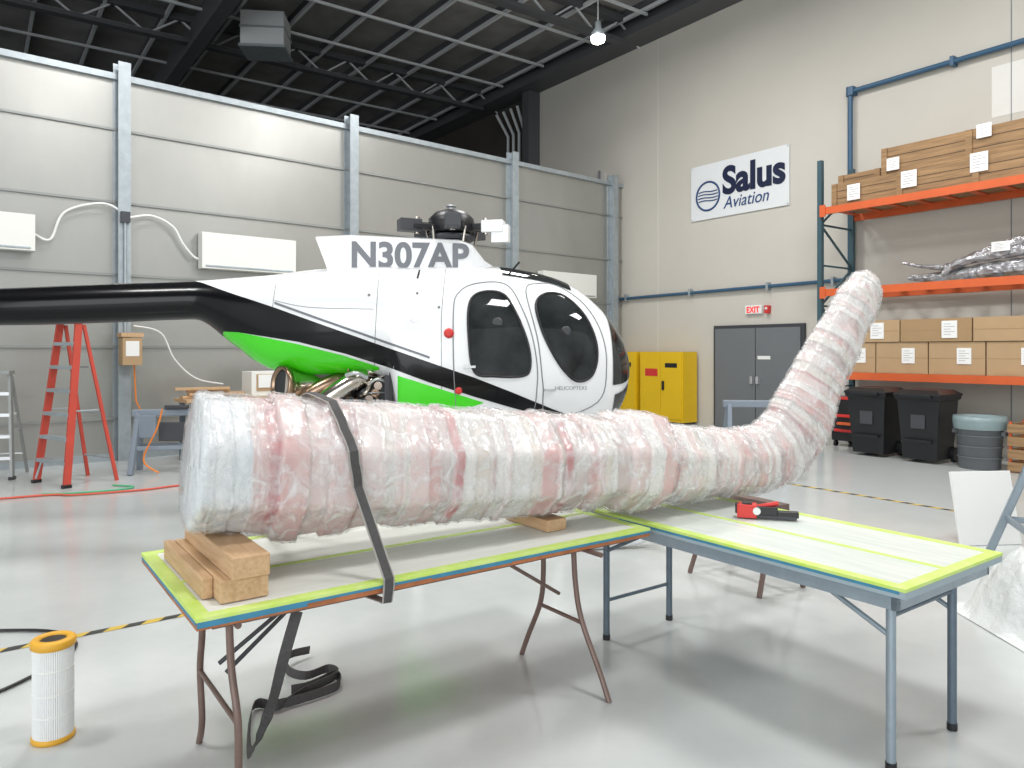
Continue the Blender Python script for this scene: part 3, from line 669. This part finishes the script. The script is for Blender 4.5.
# doghouse fairing
b=B('mast_fairing')
def hp(s,lat,z): return HO-HD*s+HN*lat+Z*z
FZ=-0.06
prof=[(2.88,2.70,2.24),(2.6,2.72,2.24),(1.62,2.70,2.28),(1.50,2.66,2.28),(1.38,2.52,2.30),(1.24,2.44,2.32)]
rings=[]
for i,(s,zt,zb) in enumerate(prof):
    zt+=FZ
    w=0.24 if i<3 else (0.23,0.18,0.12)[i-3]; hh=zt-zb
    r=[]
    for lat,z,k_ in((w,zb,0),(w,zb+hh*0.5,0.5),(w,zt-0.05,0.9),(w-0.02,zt-0.015,1),(w-0.06,zt,1),(-w+0.06,zt,1),(-w+0.02,zt-0.015,1),(-w,zt-0.05,0.9),(-w,zb+hh*0.5,0.5),(-w,zb,0)):
        r.append(hp(s+(-0.14*(1-k_) if i==0 else 0)+(0.0),lat,z))
    rings.append(r)
b.loft(rings,'heli_white',smooth=False)
b.build(0.01,parent=heli)
text('registration','N307AP',0.31,hp(2.58,0.245,2.375),HD,'reg_grey',heli,bold=0.010,sx=0.97,ext=0.002)
text('door_lettering','HELICOPTERS',0.045,HO-HD*0.84+HN*0.70+Z*1.30,HD,'reg_grey',heli,ext=0.002)
# rotor hub
b=B('rotor_hub'); hc=hp(1.68,0,2.60)
b.lathe(hc,[(0.10,0),(0.09,0.10),(0.19,0.12),(0.22,0.18),(0.21,0.25),(0.15,0.31),(0.06,0.34)],'black',28)
b.lathe(hc+Z*0.05,[(0.2,0),(0.22,0.03),(0.2,0.05)],'dkgrey',28)
b.lathe(hc+Z*0.33,[(0.03,0),(0.03,0.03),(0.05,0.035),(0.05,0.05)],'alu',16)
for i in range(5):
    a=2*math.pi*i/5-0.2; d=Vector((math.cos(a),math.sin(a),0)); n=Vector((-d.y,d.x,0))
    wht=(d.x>0.75); 
    b.box(hc+d*0.26+Z*0.17,(0.18,0.10,0.06),'black',ax=d); b.box(hc+d*0.40+Z*0.17,(0.20,0.14,0.11),'heli_white' if wht else 'dkgrey',ax=d)
    if wht: b.box(hc+d*0.47+Z*0.1,(0.16,0.10,0.16),'heli_white',ax=d)
    b.tube([hc+d*0.22+n*0.12+Z*0.16,hc+d*0.2+n*0.10+Z*0.02],0.012,'steel',8); b.lathe(hc+d*0.33+Z*0.1,[(0.025,0),(0.025,0.15)],'steel',12)
    b.box(hc+d*0.28+n*0.09+Z*0.16,(0.20,0.03,0.04),'black',ax=d)
b.build(0.006,parent=heli)
# engine
b=B('engine')
b.tube([hp(2.28,0,1.22),hp(2.75,0,1.22)],[0.23,0.22],'black',20); b.tube([hp(2.30,0.2,1.0),hp(2.6,0.22,1.05)],0.10,'dkgrey',14)
b.box(hp(2.25,0,1.05),(0.05,1.0,0.75),'dkgrey',ax=HD)
b.box(hp(2.36,0.34,1.30),(0.16,0.12,0.16),'black',ax=HD)
random.seed(3)
for i in range(30):
    p=hp(2.24+random.random()*0.42,0.34+random.random()*0.16,1.05+random.random()*0.38); q=p+HD*random.uniform(-.25,.1)+Z*random.uniform(-.2,.10)
    b.tube(smooth_pts([p,(p+q)/2+HN*0.05+Z*random.uniform(-.05,.05),q],5),random.choice((0.008,0.012,0.018)),random.choice(('black','steel','dkgrey','steel_hot','steel_hot','alu')),8)
for i in range(10):
    p=hp(2.28+random.random()*0.3,0.42,1.05+random.random()*0.36); b.lathe(p,[(0.035,-0.03),(0.035,0.03)],random.choice(('steel','black','steel_hot')),12,axis=HN)
b.box(hp(2.22,0.55,1.15),(0.03,0.03,0.6),'black',ax=HD)
b.build(parent=heli)
b=B('exhaust_pipe')
b.tube(smooth_pts([hp(2.36,0.20,1.44),hp(2.48,0.40,1.40),hp(2.62,0.44,1.32),hp(2.78,0.44,1.20),hp(2.92,0.44,1.06)],5),[0.06,0.07,0.08,0.085],'steel',20)
b.tube(smooth_pts([hp(2.50,0.15,1.38),hp(2.66,0.30,1.38),hp(2.86,0.34,1.29),hp(3.0,0.34,1.18)],5),[0.06,0.065,0.07],'steel_hot',20)
b.tube(smooth_pts([hp(2.55,0.0,1.26),hp(2.80,0.16,1.30),hp(3.0,0.26,1.33),hp(3.14,0.34,1.345)],5),[0.11]*10+[0.115,0.12,0.13,0.145,0.15],'steel',24)
oc=hp(3.145,0.342,1.345); od=(hp(3.18,0.38,1.35)-hp(3.0,0.24,1.33)).normalized()
b.lathe(oc,[(0.150,-0.04),(0.165,0),(0.16,0.02),(0.135,0.02),(0.125,-0.01)],'steel_hot',28,axis=od); b.lathe(oc,[(0.125,0.0),(0.11,0.003)],'black',24,axis=od)
b.build(parent=heli)
# skids
b=B('landing_skids')
for side in(1,-1):
    b.tube(smooth_pts([hp(-0.05,0.95*side,0.25),hp(0.1,0.95*side,0.12),hp(0.35,0.95*side,0.05),hp(1.5,0.95*side,0.045),hp(2.9,0.95*side,0.045)],5),0.04,'heli_white',14)
    for s in (0.85,2.0): b.tube(smooth_pts([hp(s,0.35*side,0.85),hp(s,0.65*side,0.62),hp(s,0.85*side,0.3),hp(s,0.94*side,0.06)],5),0.045,'heli_white',14)
b.build(parent=heli)
b=B('tail_fins')
b.loft([[hp(7.0,0.015,2.0),hp(7.5,0.015,2.0),hp(7.5,-0.015,2.0),hp(7.0,-0.015,2.0)],[hp(7.55,0.01,3.0),hp(7.85,0.01,3.0),hp(7.85,-0.01,3.0),hp(7.55,-0.01,3.0)]],'heli_black',smooth=False)
b.loft([[hp(7.5,-0.8,3.0),hp(7.9,-0.8,3.0),hp(7.9,-0.8,3.03),hp(7.5,-0.8,3.03)],[hp(7.5,0.8,3.0),hp(7.9,0.8,3.0),hp(7.9,0.8,3.03),hp(7.5,0.8,3.03)]],'heli_black',smooth=False)
b.build(parent=heli)
b=B('antenna'); b.tube([hp(2.0,0.42,2.25),hp(1.98,0.50,2.32)],0.008,'black',6); b.tube([hp(1.2,0.35,2.3),hp(1.1,0.4,2.42)],0.01,'black',6); b.build(parent=heli)

# ---------------- left side stuff ----------------
def stepladder(name,c,h,w,ax,kr,ks,n,depth=1.0):
    b=B(name); ax=ax.normalized(); f=Vector((ax.y,-ax.x,0))
    for s_ in(-1,1):
        b.beam(c+ax*s_*w/2+f*depth*0.35,c+ax*s_*w*0.30+Z*h,0.035,0.085,kr,up=f)
        b.beam(c+ax*s_*w/2*0.95-f*depth*0.65,c+ax*s_*w*0.30+Z*(h-0.05)-f*0.06,0.03,0.04,kr,up=f)
        b.box(c+ax*s_*w/2+f*depth*0.35+Z*0.02,(0.06,0.1,0.04),'black',ax=ax)
    for i in range(1,n+1):
        t=i/(n+1); ww=w*(1-t)+w*0.6*t; b.box(c+f*depth*0.35*(1-t)+Z*h*t,(ww,0.095,0.045),ks,ax=ax)
        if i%2: b.box(c-f*depth*0.65*(1-t)+Z*h*t,(ww*0.95,0.02,0.02),ks,ax=ax)
        if i==1:
            for s_ in(-1,1): b.beam(c+ax*s_*ww*0.45+f*depth*0.33*(1-t)+Z*h*t,c+ax*s_*ww*0.5+f*depth*0.38+Z*0.05,0.02,0.02,ks)
    b.box(c+Z*h,(w*0.7,0.2,0.05),kr,ax=ax)
    for s_ in(-1,1): b.beam(c+ax*s_*w*0.4+f*depth*0.18+Z*h*0.45,c+ax*s_*w*0.4-f*depth*0.33+Z*h*0.45,0.015,0.02,ks)
    b.build(0.003)
stepladder('stepladder',Vector((-5.47,9.15,0)),2.0,0.70,Vector((1,-0.62,0)),'ladder_red','galv',6,0.62)
stepladder('stepladder',Vector((-6.60,9.5,0)),1.35,0.45,Vector((1,0.3,0)),'galv_rib','alu',4,0.6)
def sawhorse(name,c,ax,L,h,sp,k,ktop,th=0.05):
    b=B(name); ax=ax.normalized(); n=Vector((-ax.y,ax.x,0))
    b.box(c+Z*(h-0.045),(L,0.09,0.09),ktop,ax=ax)
    for s_ in(-1,1):
        for t in(-1,1): b.beam(c+ax*s_*L*0.46+n*t*sp,c+ax*s_*L*0.40+n*t*0.03+Z*(h-0.05),th,th*0.8,k)
        b.beam(c+ax*s_*L*0.44-n*sp*0.62+Z*h*0.38,c+ax*s_*L*0.44+n*sp*0.62+Z*h*0.38,0.02,0.05,k)
    for t in(-1,1): b.beam(c-ax*L*0.43+n*t*sp*0.6+Z*h*0.4,c+ax*L*0.43+n*t*sp*0.6+Z*h*0.4,0.02,0.06,k)
    return b
b=sawhorse('sawhorse',Vector((-4.68,10.0,0)),Vector((1,0.25,0)),0.82,0.84,0.25,'horse_grey','horse_grey',0.08)
b.box((-4.88,9.85,0.62),(0.28,0.04,0.3),'horse_grey'); b.box((-4.55,9.9,0.55),(0.34,0.05,0.25),'dkgrey'); b.tube(smooth_pts([(-4.63,9.8,0.86),(-4.68,9.75,0.6),(-4.83,9.7,0.2),(-4.63,9.7,0.03)]),0.012,'orange',8); b.box((-4.53,10.0,0.87),(0.3,0.1,0.05),'dkgrey'); b.build(0.01)
b=B('workbench'); c=Vector((-4.0,11.5,0)); 
b.box(c+Z*0.9,(2.2,0.6,0.05),'lumber',ax=Pd)
for s_ in(-1,1):
    for t in(-1,1): b.box(c+Pd*s_*1.0+Pn*t*0.24+Z*0.44,(0.07,0.07,0.875),'leg_grey',ax=Pd)
b.box(c+Z*0.3,(2.05,0.5,0.03),'lumber',ax=Pd)
b.build(0.004)
b=B('parts_bin'); b.box(c+Pd*0.45+Z*1.12,(1.15,0.4,0.38),'white_paint',ax=Pd); b.box(c+Pd*0.45+Pn*0.205+Z*1.14,(1.0,0.01,0.26),'card',ax=Pd); b.box(c+Pd*0.1+Pn*0.215+Z*1.16,(0.25,0.01,0.2),'paper',ax=Pd); b.box(c+Pd*0.6+Pn*0.215+Z*1.16,(0.25,0.01,0.16),'paper',ax=Pd); b.build(0.008)
b=B('lumber_scrap')
for i,(x,z,l) in enumerate([(-.75,.955,.7),(-.6,.995,.8),(-.7,1.035,.6),(-.8,1.075,.75)]): b.box(c+Pd*x+Z*(z-0.005)+Pn*0.05*(i%2),(l,0.12,0.038),'lumber',ax=(Pd+Pn*0.1*(i-1)))
b.build(0.003)
b=B('shop_vac'); q=Vector((-3.72,10.3,0)); b.lathe(q,[(0.2,0.05),(0.22,0.1),(0.22,0.45),(0.24,0.47),(0.2,0.6),(0.1,0.66)],'dkgrey',24); b.tube(smooth_pts([q+Vector((-.2,-.05,.4)),q+Vector((-.36,-.1,.5)),q+Vector((-.38,-.15,.2)),q+Vector((-.3,-.3,.04))]),0.025,'black',10)
for a in range(4): b.lathe(q+Vector((0.16*math.cos(a*1.57),0.16*math.sin(a*1.57),0)),[(0.03,0),(0.03,0.06)],'black',10)
b.build()

# stands behind the boom / right side
b=sawhorse('sawhorse',Vector((1.66,4.86+0.42,0)),BN,0.70,0.60,0.22,'leg_brown','leg_brown',0.03); b.build(0.003)
b=sawhorse('sawhorse',Vector((3.15,9.7,0)),Vector((1,-0.1,0)),0.75,0.98,0.3,'horse_grey','horse_grey',0.07); b.build(0.01)
b=sawhorse('sawhorse',Vector((3.95,5.45,0)),Vector((0.35,1,0)),0.8,0.80,0.30,'leg_lt','leg_lt',0.07); b.build(0.01)
b=B('foam_board'); c=Vector((4.02,6.25,0)); ax=Vector((0.95,0.1,0)).normalized(); n=Vector((-ax.y,ax.x,0))
b.beam(c-ax*0.0+n*-0.03,c+Z*0.60+n*0.10,0.55,0.025,'paper',up=n); b.build(0.003)
b=B('plastic_sheet'); c=Vector((3.2,4.35,0)); N=26; vs=[]
for i in range(N+1):
    for j in range(N+1):
        x=i/N-0.5;y=j/N-0.5; r=math.hypot(x,y)
        h=0.46*max(0,1-(r*1.9)**2)+0.10*abs(noise.noise(Vector((x*5,y*5,1))))+0.05*abs(noise.noise(Vector((x*13,y*13,5))))
        h=max(0.004,h*min(1,(0.5-max(abs(x),abs(y)))*6)); vs.append(c+Vector((x*0.85,y*0.95,h)))
b.add(vs,[(i*(N+1)+j,(i+1)*(N+1)+j,(i+1)*(N+1)+j+1,i*(N+1)+j+1) for i in range(N) for j in range(N)],'poly',True); b.build()

# ---------------- lights ----------------
def area(name,loc,size,power,rot=(0,0,0),col=(1,0.99,0.98),sy=None):
    l=bpy.data.lights.new(name,'AREA'); l.energy=power; l.size=size; l.color=col
    if sy: l.shape='RECTANGLE'; l.size_y=sy
    o=bpy.data.objects.new(name,l); sc.collection.objects.link(o); o.location=loc; o.rotation_euler=rot; return o
for (x,y) in ((-5,3),(2,2.5),(-3,8.0),(4,8.0),(7.5,4.5),(1,12)):
    area('ceiling_light',(x,y,8.5),1.4,275)
area('hangar_door_daylight',(-3,-6.5,3.2),11,600,(math.radians(86),0,math.radians(-20)),(0.94,0.98,1.0),5.5)
w=bpy.data.worlds.new('sky'); sc.world=w; w.use_nodes=True
w.node_tree.nodes['Background'].inputs[0].default_value=(0.92,0.97,1.0,1); w.node_tree.nodes['Background'].inputs[1].default_value=0.80
sc.view_settings.view_transform='Standard'; sc.view_settings.look='None'; sc.view_settings.exposure=0.06

cam=bpy.data.cameras.new('camera'); co=bpy.data.objects.new('camera',cam); sc.collection.objects.link(co)
co.location=(0,0,1.64); co.rotation_euler=(math.radians(90),0,0); cam.sensor_width=36; cam.lens=26.016; cam.shift_y=-34/1024
sc.camera=co
